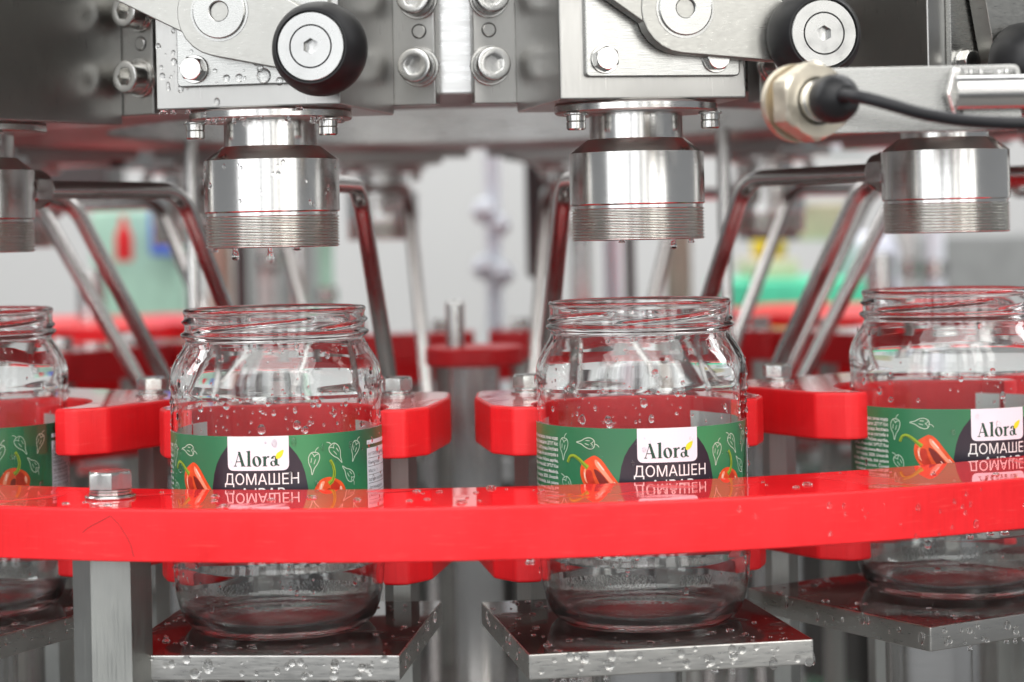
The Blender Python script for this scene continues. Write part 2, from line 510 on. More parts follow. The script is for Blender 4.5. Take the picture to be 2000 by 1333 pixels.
# ================================================================== filling valves
def make_valve(boss, roll, ext):
    root = link('filling_valve', None)
    mb = MB(); box(mb, -182, 182, -140, 267, 243, 1000, 5, 5); part('valve_body', mb, 'block', root)
    mb = MB(); v, f, m = prism(fillet(rect(-134, 166, 285, 1000), 10, 4), 0, 14, 3)
    mb.add(v, f, 0, at(0, -140.5, 0, FRONT)); cp = part('cover_plate', mb, 'cover', root)
    for bx in (-98, 118):
        mb = MB(); v, f = washer(27, 5); mb.add(v, f, 0, at(bx, -155, 318, FRONT))
        v, f = hex_bolt(24, 20); mb.add(v, f, 0, at(bx, -160.5, 318, FRONT @ Matrix.Rotation(rnd.uniform(0, 1), 4, 'Z')))
        part('hex_bolt', mb, 'bolt', root)
    # rear flange with its socket screws and dowels
    mb = MB(); box(mb, -270, 270, 267.5, 308, 262, 1000, 4, 4); part('mounting_flange', mb, 'block', root)
    for sx in (-1, 1):
        for z in (341, 480):
            mb = MB(); v, f = washer(42, 7); mb.add(v, f, 0, at(sx * 237, 267, z, FRONT))
            v, f = washer(37, 8); mb.add(v, f, 0, at(sx * 237, 259, z, FRONT))
            v, f = socket_bolt(35, 36); mb.add(v, f, 0, at(sx * 237, 250.5, z, FRONT @ Matrix.Rotation(rnd.uniform(0, 1), 4, 'Z')))
            part('socket_screw', mb, 'bolt', root)
        mb = MB(); v, f = lathe([(13.5, 0), (13.5, 2), (12, 3), (0, 3)], 24); mb.add(v, f, 0, at(sx * 237, 267, 414, FRONT))
        v, f = lathe([(15.5, 0), (15.5, 0.8), (0, 0.8)], 24); mb.add(v, f, 1, at(sx * 237, 267, 414, FRONT))
        part('dowel', mb, ['block', 'dark'], root)
    # lever
    def hull(c0, r0, c1, r1, n=14):
        a = atan2(c1[1] - c0[1], c1[0] - c0[0]); d = hypot(c1[0] - c0[0], c1[1] - c0[1])
        g = math.acos((r0 - r1) / d)
        P = []
        for k in range(n + 1):
            t = a + g + (2 * pi - 2 * g) * k / n; P.append((c0[0] + r0 * cos(t), c0[1] + r0 * sin(t)))
        for k in range(n + 1):
            t = a - g + 2 * g * k / n; P.append((c1[0] + r1 * cos(t), c1[1] + r1 * sin(t)))
        return P
    mb = MB()
    v, f, m = prism(hull(boss, 84, roll, 48), 0, 44, 3); mb.add(v, f, 0, at(0, -160, 0, FRONT))
    v, f, m = prism(hull(boss, 66, ext, 52), 2, 40, 3); mb.add(v, f, 0, at(0, -160, 0, FRONT))
    lv = part('lever_arm', mb, 'lever', root)
    mb = MB()
    v, f = lathe([(56, 0), (56, 1), (51, 1.2), (51, 5), (49, 6.5), (20, 6.5), (18, 5), (18, -18), (0, -18)], 48)
    mm = [1] * 48 + [0] * (48 * 5) + [1] * (48 * 2)
    mb.add(v, f, mm, at(boss[0], -204.2, boss[1], FRONT))
    v, f = socket_bolt(15, 8); mb.add(v, f, 0, at(boss[0] + 3, -190, boss[1] - 3, FRONT))
    part('pivot_boss', mb, ['cover', 'dark'], lv)
    # cam roller
    mb = MB()
    v, f = lathe([(30, 0), (70, -1), (80, 3), (86, 14), (87, 34), (84, 56), (78, 74), (71, 88), (67, 92), (65, 92), (64, 88), (30, 88)], 64)
    mb.add(v, f, 0, at(roll[0], -205, roll[1], FRONT))
    ro = part('cam_roller', mb, 'rubber', root)
    mb = MB()
    def rf(i, r, z, a):
        return (hexr(13, a), z) if i in (10, 11) else (r, z)
    v, f = lathe([(40, -8), (58, -8), (62, 0), (63, 1), (63, 5), (61, 7), (40, 7), (39.6, 2.5), (37.6, 2.5), (37, 7), (13, 7), (13, -12), (0, -14)], 60, rf)
    mb.add(v, f, 0, at(roll[0], -290, roll[1], FRONT))
    part('roller_cap', mb, 'turned_cap', ro)
    mb = MB(); v, f = lathe([(32, 0), (32, 90)], 32); mb.add(v, f, 0, at(roll[0], -200, roll[1], FRONT))
    part('roller_pin', mb, 'bolt', ro)
    # nozzle
    mb = MB()
    v, f = lathe([(60, 224), (155, 224), (159, 227), (159, 239), (156, 242.6), (60, 242.6)], 80); mb.add(v, f, [0] * 160 + [1] * 80 + [0] * 160)
    fl = part('nozzle_flange', mb, ['flange', 'turned'], root)
    for a in (204, 336):
        x, y = 146 * cos(RAD(a)), 146 * sin(RAD(a))
        mb = MB(); v, f = washer(23, 5); mb.add(v, f, 0, at(x, y, 218.5))
        v, f = lathe([(0, 190), (15, 190), (18.5, 193), (18.5, 205), (16, 206.5), (18.5, 208), (18.5, 219)], 28)
        mb.add(v, f, 0, at(x, y, 0))
        part('flange_bolt', mb, 'bolt', fl)
    mb = MB()
    prof = [(91, 223.8), (91, 174), (97, 173.6), (131.5, 147), (131.5, 48), (130, 46), (127, 45), (127, 39)]
    v, f = lathe(prof[::-1], 96); mb.add(v, f); nz = part('nozzle', mb, 'turned', root, angle=25)
    mb = MB(); prof = [(127, 39.2)]
    z = 38.0
    while z > -19:
        prof += [(130, z - 1.2), (130, z - 2.4), (126.4, z - 4.0), (126.4, z - 4.9)]; z -= 6.2
    prof += [(127, -20), (124, -22), (100, -22), (98, -18), (98, 60), (0, 60)]
    v, f = lathe(prof[::-1], 96); mb.add(v, f); part('thread', mb, 'thread', nz, angle=20)
    # return tube
    mb = MB()
    pth = bend([(0, 120, 110), (0, 640, 110), (0, 872, -330), (0, 1010, -600), (0, 1010, -1499)], 105, 10)
    v, f = tube(pth, 20, 18); mb.add(v, f); tb = part('return_tube', mb, 'tube', root)
    mb = MB(); X = at(0, 196, 110, FRONT)
    v, f = lathe([(34, 0), (36, 2), (36, 10), (0, 10)], 24, lambda i, r, z, a: (hexr(36, a), z) if i in (1, 2) else (r, z)); mb.add(v, f, 0, X)
    v, f = lathe([(22, -6), (40, -4), (42, 0), (42, 38), (38, 44), (28, 46), (28, 72)], 24, lambda i, r, z, a: (hexr(37, a), z) if i in (2, 3) else (r, z)); mb.add(v, f, 0, X)
    part('tube_nut', mb, 'tube', tb)
    return root

M['turned_cap'] = steel('turned_cap_steel', (0.45, 0.45, 0.44), 0.25, (2, 2, 2), 40, 0.02)
valve_a = make_valve((-30, 420), (172, 340), (-220, 500))
valve_b = make_valve((46, 408), (284, 352), (-110, 500))
valve_c = make_valve((-20, 530), (-8, 306), (90, 620))
VL = {-1: 'stainless filling valve at the left edge above the jar cut off there',
      0: 'stainless filling valve beaded with water above the second jar from the left',
      1: 'stainless filling valve with curved lever above the third jar from the left',
      2: 'stainless filling valve behind the sensor bracket above the rightmost jar'}
VALVES = {}
for k in KS:
    src = {0: valve_a, 1: valve_b, 2: valve_c}.get(k)
    o = src if src else copy_tree(valve_a if k < 0 else valve_b)
    x, y, z = on_ring(k)
    o.location = (x * U, y * U, ZC); o.rotation_euler = (0, 0, phi(k))
    VALVES[k] = o
    if k in VL: tag(o, VL[k], 'filling valve', 'filling valves round the carousel')
    else: tag(o, 'blurred filling valve with bent tube, ' + where(k), 'filling valve', 'filling valves round the carousel')

# ================================================================== red jar pockets
def pocket_outline():
    r = 209.0; P = []
    right = [(226, 34), (248, 40), (282, 104), (272, 330), (240, 480)]
    P = [(r - 1, 34)] + right + [(-x, y) for x, y in right[::-1]] + [(-(r - 1), 34)]
    rad = [8, 22, 22, 30, 30, 40, 40, 30, 30, 22, 22, 8]
    out = fillet(P, rad, 4)
    for k in range(3, 34):
        a = pi - k * pi / 36
        out.append((r * cos(a), 258 * sin(a)))
    return out
def make_pocket():
    root = link('jar_pocket', None)
    pl = pocket_outline()
    for nm, z0, z1 in (('upper_block', -440, -343), ('lower_block', -687, -590)):
        mb = MB(); v, f, m = prism(pl, z0, z1, 7, top=1)
        mb.add(v, f, m); part(nm, mb, ['red', 'redwet'], root)
    for sx in (-1, 1):
        x, y = sx * 150, 370
        mb = MB()
        v, f = lathe([(0, -343), (36, -343), (36, -339), (0, -339)], 28); mb.add(v, f, 0, at(x, y, 0.3))
        v, f = lathe([(0, -339), (27, -339), (28, -334), (27, -331), (0, -331)], 28); mb.add(v, f, 0, at(x, y, 0.3))
        v, f = hex_bolt(33, 27); mb.add(v, f, 0, at(x, y, -330, Matrix.Rotation(rnd.uniform(0, 1), 4, 'Z')))
        part('hex_bolt', mb, 'bolt', root)
        for z0, z1 in ((-589.6, -440.4), (-1499.5, -687.4)):
            mb = MB(); v, f, m = prism([(36 * cos(RAD(a)), 36 * sin(RAD(a))) for a in range(15, 375, 60)], z0, z1, 2)
            mb.add(v, f, 0, at(x, y, 0)); part('hex_post', mb, 'hexpost', root, angle=20)
    return root
pocket = make_pocket()
PL = {-1: 'red plastic jar pocket holding the jar cut off at the left edge',
      0: 'red plastic jar pocket holding the second jar from the left',
      1: 'red plastic jar pocket holding the third jar from the left',
      2: 'red plastic jar pocket holding the rightmost jar'}
for i, k in enumerate(KS):
    o = pocket if i == 0 else copy_tree(pocket)
    x, y, z = on_ring(k); o.location = (x * U, y * U, ZC); o.rotation_euler = (0, 0, phi(k))
    if k in PL: tag(o, PL[k], 'jar pocket', 'red jar pockets round the carousel')
    else: tag(o, 'empty blurred red jar pocket, ' + where(k), 'jar pocket', 'red jar pockets round the carousel')

# ================================================================== lift plates
def make_plate(drops):
    root = link('lift_plate', None)
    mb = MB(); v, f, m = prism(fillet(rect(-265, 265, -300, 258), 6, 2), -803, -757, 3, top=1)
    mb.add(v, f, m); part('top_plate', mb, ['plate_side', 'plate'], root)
    mb = MB(); v, f = lathe([(88, FLOOR_Z * 0.3), (88, -830), (96, -826), (96, -803.4), (0, -803.4)], 40); mb.add(v, f)
    part('lift_rod', mb, 'rod', root)
    if drops:
        mb = MB()
        for q in range(44):
            r = rnd.choice([2, 2.5, 3, 4, 5, 6, 8]) * rnd.uniform(0.8, 1.2)
            add_drop(mb, (rnd.uniform(-255, 255), -300, -803 + rnd.uniform(4, 40)), (0, -1, 0), r, rnd.uniform(1, 1.5))
        for q in range(22):
            r = rnd.choice([3, 4, 5, 7, 9]) * rnd.uniform(0.8, 1.2)
            sx = rnd.choice([-1, 1])
            add_drop(mb, (sx * 265, rnd.uniform(-290, 240), -803 + rnd.uniform(4, 40)), (sx, 0, 0), r, rnd.uniform(1, 1.4))
        for q in range(130):
            x, y = rnd.uniform(-255, 255), rnd.uniform(-290, 250)
            if hypot(x, y) < 200: continue
            r = rnd.choice([2, 2.5, 3, 4, 5, 7]) * rnd.uniform(0.8, 1.2)
            add_drop(mb, (x, y, -757), (0, 0, 1), r, rnd.uniform(0.8, 1.5))
        for q in range(8):
            hang_drop(mb, (rnd.uniform(-250, 250), -297, -803.5), rnd.uniform(4, 7), rnd.uniform(5, 11))
        d = part('water_drops', mb, 'water', root); d['kind'] = 'stuff'
    return root
PT = {-1: ('square wet steel lift plate under the jar cut off at the left edge', -27),
      0: ('square wet steel lift plate under the second jar from the left', -6),
      1: ('square wet steel lift plate under the third jar from the left', 9.5),
      2: ('square wet steel lift plate under the rightmost jar', 31)}
far_plate = None
for k in KS:
    if k in PT: o = make_plate(True); lab, ang = PT[k]
    else:
        if far_plate is None: far_plate = o = make_plate(False)
        else: o = copy_tree(far_plate)
        lab, ang = 'empty blurred steel lift plate, ' + where(k), math.degrees(phi(k))
    x, y, z = on_ring(k, RC + 14)
    if k == 0: x += 20
    if k == 1: x -= 24; y -= 4
    if k == 2: x -= 75; y -= 50
    o.location = (x * U, y * U, ZC); o.rotation_euler = (0, 0, RAD(ang))
    tag(o, lab, 'lift plate', 'steel lift plates round the carousel')

# ================================================================== jars
def jar_outer():
    P = [(0, -744), (90, -747), (150, -753), (160, -756), (168, -755), (176, -750), (186, -738), (194, -718), (200, -694), (203.5, -668), (205, -645),
         (206.5, -634), (206.5, -628), (204, -620)]
    z = -610
    while z < -300: P.append((203.6, z)); z += 12
    P += [(204, -296), (205.5, -288), (206, -278), (205, -266), (201, -252), (194, -238), (186, -225), (178, -213), (173.5, -203), (173.5, -198),
          (178, -195), (182, -192), (183.5, -189), (182, -186), (177.5, -184)]
    z = -182
    while z < -151: P.append((175.5, z)); z += 1.6
    P += [(176, -150), (177.5, -147), (177.6, -143), (175.5, -140), (172, -139), (168.5, -140), (166.5, -143)]
    return P
def jar_inner():
    P = [(166, -150), (165, -190), (165.5, -205), (170, -218), (180, -236), (188, -252), (193, -270), (194.5, -290)]
    z = -310
    while z > -650: P.append((194.6, z)); z -= 20
    P += [(194, -668), (190.5, -692), (184, -714), (174, -731), (160, -740), (130, -742), (60, -738), (0, -735)]
    return P
OUT, INN = jar_outer(), jar_inner()
def jar_glass_mesh():
    PR = OUT + INN; no = len(OUT)
    def ridge(a, z):
        s = 0.0
        for q in range(4):
            a0 = q * pi / 2 + 0.25
            d = (a - a0) % (2 * pi)
            if d < 1.55:
                t = d / 1.55
                zz = -180 + 21 * t
                e = min(1, t / 0.10, (1 - t) / 0.10)
                s = max(s, 5.6 * e * math.exp(-((z - zz) / 3.2) ** 2))
        return s
    def rf(i, r, z, a):
        if i < no:
            if -183 < z < -150: r += ridge(a, z)
            elif -640 < z < -215: r += 0.25 * sin(3 * a + z * 0.006) + 0.12 * sin(7 * a - z * 0.01)
        else:
            if z < -200: r += 0.9 * sin(2 * a + z * 0.006 + 1) + 0.35 * sin(5 * a - z * 0.010) + 0.18 * sin(11 * a + z * 0.004)
            if z < -722: z += 0
        return r, z
    mb = MB(); v, f = lathe(PR, 200, rf)
    mi = [1 if (max(v[i][2] for i in q) < -690 and min(hypot(v[i][0], v[i][1]) for i in q) > 165 and n < 200 * no) else 0 for n, q in enumerate(f)]
    mb.add(v, f, mi)
    return mb.mesh('glass', ['glass', 'heel'], 60)
def out_r(z):
    for (r0, z0), (r1, z1) in zip(OUT[8:], OUT[9:]):
        if z0 <= z <= z1 and z1 > z0: return r0 + (r1 - r0) * (z - z0) / (z1 - z0)
    return 203.6

# ---- label print: shapes in (u, v): u along the girth from the logo centre, v down from the label's top edge
LR, LT, LB = 204.6, -372.0, -596.0
U0, U1 = -125 * pi / 180 * LR, 137 * pi / 180 * LR
def wrap(verts, lift):
    out = []
    for u, v, *w in verts:
        r = LR + lift + (w[0] if w else 0)
        a = u / LR
        out.append((r * sin(a), -r * cos(a), LT - v))
    return out
def slice_u(polys, step=7.0):
    """cut flat polygons into strips along u so that they bend with the jar"""
    out = []
    for P in polys:
        lo = min(p[0] for p in P); hi = max(p[0] for p in P)
        cur = P
        g = math.floor(lo / step) * step + step
        while g < hi and len(cur) >= 3:
            L, Rr = [], []
            n = len(cur)
            for i in range(n):
                a, b = cur[i], cur[(i + 1) % n]
                if a[0] <= g: L.append(a)
                if a[0] >= g: Rr.append(a)
                if (a[0] < g < b[0]) or (b[0] < g < a[0]):
                    t = (g - a[0]) / (b[0] - a[0]); q = (g, a[1] + (b[1] - a[1]) * t)
                    L.append(q); Rr.append(q)
            if len(L) >= 3: out.append(L)
            cur = Rr; g += step
        if len(cur) >= 3: out.append(cur)
    return out
def add_flat(mb, polys, lift, mi=0):
    for P in slice_u(polys):
        area2 = sum(P[i - 1][0] * P[i][1] - P[i][0] * P[i - 1][1] for i in range(len(P)))
        Q = P if area2 < 0 else P[::-1]
        mb.add(wrap(Q, lift), [tuple(range(len(Q)))], mi)
def convex_fan(P):            # triangulate a simple star-shaped polygon about its centroid
    cx = sum(p[0] for p in P) / len(P); cy_ = sum(p[1] for p in P) / len(P)
    return [[(cx, cy_), P[i], P[(i + 1) % len(P)]] for i in range(len(P))]
def stroke(pts, w):
    out = []
    for a, b in zip(pts, pts[1:]):
        d = Vector((b[0] - a[0], b[1] - a[1]))
        if d.length < 1e-5: continue
        n = Vector((-d.y, d.x)).normalized() * (w / 2); e = d.normalized() * (w * 0.15)
        out.append([(a[0] + n.x - e.x, a[1] + n.y - e.y), (b[0] + n.x + e.x, b[1] + n.y + e.y), (b[0] - n.x + e.x, b[1] - n.y + e.y), (a[0] - n.x - e.x, a[1] - n.y - e.y)])
    return out
def smooth_path(P, n=6, closed=False):
    out = []; N = len(P)
    rng = range(N if closed else N - 1)
    g = (lambda i: P[i % N]) if closed else (lambda i: P[max(0, min(N - 1, i))])
    for i in rng:
        p0, p1, p2, p3 = g(i - 1), g(i), g(i + 1), g(i + 2)
        for k in range(n):
            t = k / n
            out.append(tuple(0.5 * ((2 * p1[c]) + (-p0[c] + p2[c]) * t + (2 * p0[c] - 5 * p1[c] + 4 * p2[c] - p3[c]) * t * t + (-p0[c] + 3 * p1[c] - 3 * p2[c] + p3[c]) * t ** 3) for c in (0, 1)))
    if not closed: out.append(tuple(P[-1]))
    return out
def text_polys(body, size, width=None, right=False, bold=0.0, spacing=1.0):
    """flat polygons of a line of lettering; cap height = size, starts at u=0 (or ends there), baseline v=0"""
    cu = bpy.data.curves.new('lettering', 'FONT'); cu.body = body; cu.size = 1.0; cu.space_character = spacing
    cu.offset = bold; cu.resolution_u = 3
    o = bpy.data.objects.new('lettering', cu); COL.objects.link(o)
    dg = bpy.context.evaluated_depsgraph_get()
    me = bpy.data.meshes.new_from_object(o.evaluated_get(dg))
    V = [(p.co.x, p.co.y) for p in me.vertices]
    polys = [[V[i] for i in p.vertices] for p in me.polygons]
    bpy.data.objects.remove(o); bpy.data.curves.remove(cu); bpy.data.meshes.remove(me)
    x0 = min(v[0] for v in V); x1 = max(v[0] for v in V)
    sy = size / 0.73
    sx = sy if width is None else width / (x1 - x0)
    off = -x1 if right else -x0
    return [[((x + off) * sx, -y * sy) for x, y in P] for P in polys]
def shift(polys, du, dv): return [[(x + du, y + dv) for x, y in P] for P in polys]

def serif_word(h):
    """the five letters of the logo drawn as heavy high-contrast serif shapes, cap height h"""
    out = []; x = 0.0
    def put(polys, w):
        nonlocal x
        out.extend([[((px + x) * h, -py * h) for px, py in P] for P in polys]); x += w
    def ring(cx, cy_, rx, ry, ix, iy, n=28, tilt=0.0, a0=0, a1=2 * pi):
        P = []
        for k in range(n):
            t0, t1 = a0 + (a1 - a0) * k / n, a0 + (a1 - a0) * (k + 1) / n
            o0 = (cx + rx * cos(t0), cy_ + ry * sin(t0)); o1 = (cx + rx * cos(t1), cy_ + ry * sin(t1))
            i0 = (cx + ix * cos(t0) - tilt * sin(t0), cy_ + iy * sin(t0)); i1 = (cx + ix * cos(t1) - tilt * sin(t1), cy_ + iy * sin(t1))
            P.append([i0, o0, o1, i1])
        return P
    put([[(.09, .05), (.43, .98), (.48, .98), (.155, .05)], [(.36, 1.02), (.55, 1.02), (.90, .05), (.64, .05)],
         [(.205, .30), (.60, .30), (.58, .36), (.225, .36)], [(0, 0), (.27, 0), (.25, .06), (.03, .06)], [(.57, 0), (.98, 0), (.95, .06), (.60, .06)]], 1.04)
    put([[(.09, .05), (.31, .05), (.31, 1.10), (.09, 1.06)], [(0, 0), (.40, 0), (.37, .06), (.03, .06)], [(0, 1.0), (.10, .97), (.10, 1.06), (0, 1.04)]], .45)
    put(ring(.37, .35, .36, .37, .13, .31, tilt=0.06), .79)
    put([[(.08, .05), (.30, .05), (.30, .70), (.08, .68)], [(0, 0), (.40, 0), (.37, .06), (.03, .06)], [(0, .62), (.09, .60), (.09, .69), (0, .66)],
         [(.29, .46), (.40, .60), (.52, .58), (.56, .70), (.42, .72), (.29, .60)]], .60)
    put(ring(.25, .19, .25, .20, .09, .15, tilt=0.03) + [[(.36, .05), (.58, .05), (.58, .50), (.36, .52)], [(.57, 0), (.72, .03), (.70, .09), (.57, .14)]] +
        ring(.32, .48, .26, .24, .05, .18, 12, 0, 0.0, pi * 0.95), .7)
    return out, x * h

# outlines of small peppers: closed body, calyx, stem, creases  (unit pepper hangs down, length 1)
PEP_BODY = smooth_path([(0.0, 0.0), (.22, .03), (.32, .22), (.26, .48), (.12, .72), (.06, 1.0), (-.06, .74), (-.24, .52), (-.31, .26), (-.20, .04)], 4, True)
PEP_LINES = [smooth_path([(0, .0), (.03, -.13), (.14, -.24)], 3), smooth_path([(-.2, .05), (-.06, .12), (0, .2), (.06, .11), (.2, .05)], 3),
             smooth_path([(-.14, .28), (-.13, .48)], 2), smooth_path([(.1, .30), (.06, .52)], 2)]
def pepper_outline(u, v, L, ang, flip=1):
    c, s = cos(RAD(ang)), sin(RAD(ang)); polys = []
    tr = lambda p: (u + (p[0] * 0.82 * flip * c - p[1] * s) * L, v + (p[0] * 0.82 * flip * s + p[1] * c) * L)
    B = [tr(p) for p in PEP_BODY]; polys += stroke(B + [B[0]], 1.35)
    for ln in PEP_LINES: polys += stroke([tr(p) for p in ln], 1.2)
    return polys

def build_label(parent):
    mb = MB()
    n = 96
    us = [U0 + (U1 - U0) * k / n for k in range(n + 1)]
    H = LT - LB
    vs_ = [(u, 0) for u in us] + [(u, H) for u in us]
    fr = wrap(vs_, 0.5); bk = wrap(vs_, 0.02)
    q = n + 1
    mb.add(fr, [(i + q, i + 1 + q, i + 1, i) for i in range(n)], 0)
    mb.add(bk, [(i, i + 1, i + 1 + q, i + q) for i in range(n)], 1)
    e = fr[:q] + bk[:q]; mb.add(e, [(i, i + 1, i + 1 + q, i + q) for i in range(n)], 1)
    lab = part('label', mb, ['green', 'reverse'], parent)
    def piece(name, polys, lift, mats, mis=None):
        m = MB()
        if mis is None: add_flat(m, polys, lift, 0)
        else:
            for P, mi, dl in zip(polys, mis[0], mis[1]): add_flat(m, P, lift + dl, mi)
        return part(name, m, mats, lab, angle=60)
    dome = [(-97, 134), (-97, 150), (97, 150), (97, 134), (95, 110), (92, 92), (88, 70), (82, 52), (73, 36), (60, 20), (45, 9), (24, 2.5), (0, 1), (-24, 2.5), (-45, 9), (-60, 20), (-73, 36), (-82, 52), (-88, 70), (-92, 92), (-95, 110)]
    piece('dark_panel', convex_fan(dome), 0.75, 'ink_black')
    tab = fillet([(-58, 0.2), (58, 0.2), (58, 64), (-58, 64)], [0, 0, 12, 12], 6)
    piece('logo_panel', convex_fan(tab), 1.0, 'white_label')
    sw, wl_ = serif_word(27); k = 86.0 / wl_
    sw = [[(x * k - 46, y + 56) for x, y in P] for P in sw]
    m = MB()
    for i, P in enumerate(sw): add_flat(m, [P], 1.25 + 0.02 * (i % 3), 0)
    leaf = smooth_path([(34, 41), (36, 32), (48, 26), (46, 36), (40, 42)], 4, True)
    add_flat(m, convex_fan(leaf), 1.45, 1)
    part('logo_lettering', m, ['ink_green', 'ink_yellow'], lab, angle=60)
    piece('product_name', shift(text_polys('ДОМАШЕН', 21, 141), -65, 90), 1.0, 'ink_white')
    piece('product_name', shift(text_polys('АЈВАР', 22, 84), -34, 118), 1.0, 'ink_white')
    lines = ['Состав: Печена пиперка, печен модар', 'патлиџан. Производител: ДПТУТ Кос', 'ул. бр. 11, 2400 Струмица, Република', 'Македонија. Рок на употреба е', 'означен. Sastav: Pečena paprika,',
             'patlidžan. e Proizvođač: DPTUT Kos', 'Strumica, Republika Severna Makedonija.', 'Rok trajanja: 2020. Uvoznik', 'za Srbiju: Makedonija, dok ostane', 'zatvoreno na suvom. Čuvati', 'od svetlosti, posle otvaranja', 'u frižideru.']
    polys = []
    for i, t in enumerate(lines):
        polys += shift(text_polys(t, 6.6, 128 - 6 * ((i * 5) % 4), True, 0.02), -230, 27 + i * 10.6)
    piece('ingredients_text', polys, 0.8, 'ink_white')
    piece('nutrition_panel', [[(236, 37), (400, 37), (400, 150), (236, 150)], [(236, 22), (400, 22), (400, 30), (236, 30)]], 0.8, 'white_label')
    polys = []
    for i, (t, w) in enumerate([('НУТРИТИВНИ ВРЕДНОСТИ', 130), ('Енергија', 50), ('Масти / г', 40), ('од кои заситени', 80), ('Јаглехидрати', 70), ('од кои шеќери', 74)]):
        polys += shift(text_polys(t, 6.5, w), 241, 52 + i * 16)
        polys += [[(240, 56 + i * 16), (398, 56 + i * 16), (398, 56.9 + i * 16), (240, 56.9 + i * 16)]]
    piece('nutrition_text', polys, 1.05, 'ink_grey')
    for a in [(-211, 22, 42, 8), (-140, 30, 40, 96), (-212, 96, 40, -30, -1), (108, 34, 42, 12), (142, 22, 42, -36, -1), (205, 20, 40, 22), (192, 92, 38, 140), (112, 100, 38, -20)]:
        piece('pepper_outline', pepper_outline(*a), 0.8, 'ink_line')
    # big peppers
    def pepper(P, S_, H1, H2, D, st, name, glints=()):
        polys = [convex_fan(smooth_path(P, 5, True)), convex_fan(smooth_path(S_, 5, True)), convex_fan(smooth_path(D, 5, True)), convex_fan(smooth_path(H1, 5, True)), convex_fan(smooth_path(H2, 5, True))]
        mi = [0, 1, 2, 3, 3]; dl = [0, .12, .2, .28, .28]
        ss = smooth_path(st, 6)
        for i, (a, b) in enumerate(zip(ss, ss[1:])):
            w = 5.5 + 3.5 * (i / len(ss)) ** 2
            polys.append(stroke([a, b], w)); mi.append(4); dl.append(.34 + .004 * (i % 2))
        polys.append(stroke([(x, y + 2.0) for x, y in ss], 1.6)); mi.append(5); dl.append(.42)
        for c0, c1, w in glints: polys.append(stroke([c0, c1], w)); mi.append(6); dl.append(.36)
        return piece(name, polys, 1.0, ['pep1', 'pep2', 'pep3', 'pep4', 'stem1', 'stem2', 'pep5'], (mi, dl))
    pepper([(-168, 68), (-150, 55), (-138, 52), (-124, 62), (-106, 86), (-86, 112), (-78, 124), (-98, 128), (-130, 126), (-152, 118), (-166, 104), (-172, 86)],
           [(-160, 82), (-148, 80), (-142, 98), (-132, 122), (-150, 114), (-162, 100)],
           [(-140, 60), (-133, 62), (-116, 84), (-98, 108), (-104, 108), (-124, 86), (-138, 70)],
           [(-164, 80), (-159, 78), (-160, 92), (-156, 104), (-163, 96)],
           [(-142, 78), (-128, 84), (-108, 108), (-98, 122), (-116, 120), (-132, 102)],
           [(-202, 66), (-196, 56), (-186, 54), (-174, 60), (-164, 68), (-156, 74)], 'pepper_picture', (((-134, 64), (-122, 78), 2.6), ((-163, 84), (-161, 94), 2.2), ((-118, 104), (-110, 114), 1.6), ((-102, 100), (-94, 110), 1.8)))
    pepper([(112, 92), (122, 84), (136, 82), (150, 86), (164, 94), (172, 108), (168, 124), (160, 132), (120, 134), (106, 128), (104, 108)],
           [(140, 90), (156, 96), (164, 110), (156, 126), (142, 128)],
           [(118, 92), (126, 90), (120, 106), (116, 122), (111, 112)],
           [(160, 100), (165, 106), (163, 116), (158, 108)],
           [(128, 108), (138, 104), (136, 124), (126, 128)],
           [(139, 51), (145, 62), (147, 76), (143, 88), (136, 94)], 'pepper_picture', (((120, 94), (117, 106), 2.4), ((161, 102), (162, 110), 2.0)))
    return lab

JT = {-1: ('empty glass jar with green label, cut off by the left edge', 2),
      0: ('empty wet glass jar with green label, second from the left', -4),
      1: ('empty wet glass jar with green label, third from the left', 10.5),
      2: ('empty glass jar with green label, rightmost and farther back', 16)}
glass_me = jar_glass_mesh()
jar0 = link('glass_jar', None)
build_label(jar0)
def jar_drops(seed, n):
    global rnd
    keep = rnd; rnd = random.Random(seed)
    mb = MB()
    for q in range(n):
        a = rnd.uniform(-pi * 0.55, pi * 0.55) - pi / 2
        z = rnd.choice([rnd.uniform(-365, -235), rnd.uniform(-365, -290), rnd.uniform(-365, -290), rnd.uniform(-700, -600), rnd.uniform(-235, -200)])
        if rnd.random() < 0.12: z = rnd.uniform(-500, -375)
        r = out_r(z) + (2.0 if z < LT else 0)
        s = rnd.choice([1.2, 1.4, 1.7, 2, 2, 2.4, 2.6, 3, 3.6, 5, 6.5]) * rnd.uniform(0.8, 1.2)
        add_drop(mb, (r * cos(a), r * sin(a), z), (cos(a), sin(a), 0), s, rnd.uniform(1, 1.5), 0.8)
    me = mb.mesh('water_drops', 'water'); rnd = keep
    return me
jars = {}
for i, k in enumerate((0, -1, 1, 2)):
    o = jar0 if i == 0 else copy_tree(jar0)
    lab, ang = JT[k]; x, y, z = on_ring(k)
    if k == -1: x -= 14
    o.location = (x * U, y * U, ZC); o.rotation_euler = (0, 0, 0)
    for c in o.children: c.rotation_euler = (0.003 * (k % 3 - 1), 0.004 * (k % 2), RAD(ang))
    jars[k] = o; tag(o, lab, 'jar', 'glass jars on the carousel')
for k, o in jars.items():
    link('glass', glass_me, o, rz=0.7 * k + 0.3)
    d = link('water_drops', jar_drops(40 + k, {0: 380, 1: 280, -1: 150, 2: 100}[k]), o); d['kind'] = 'stuff'

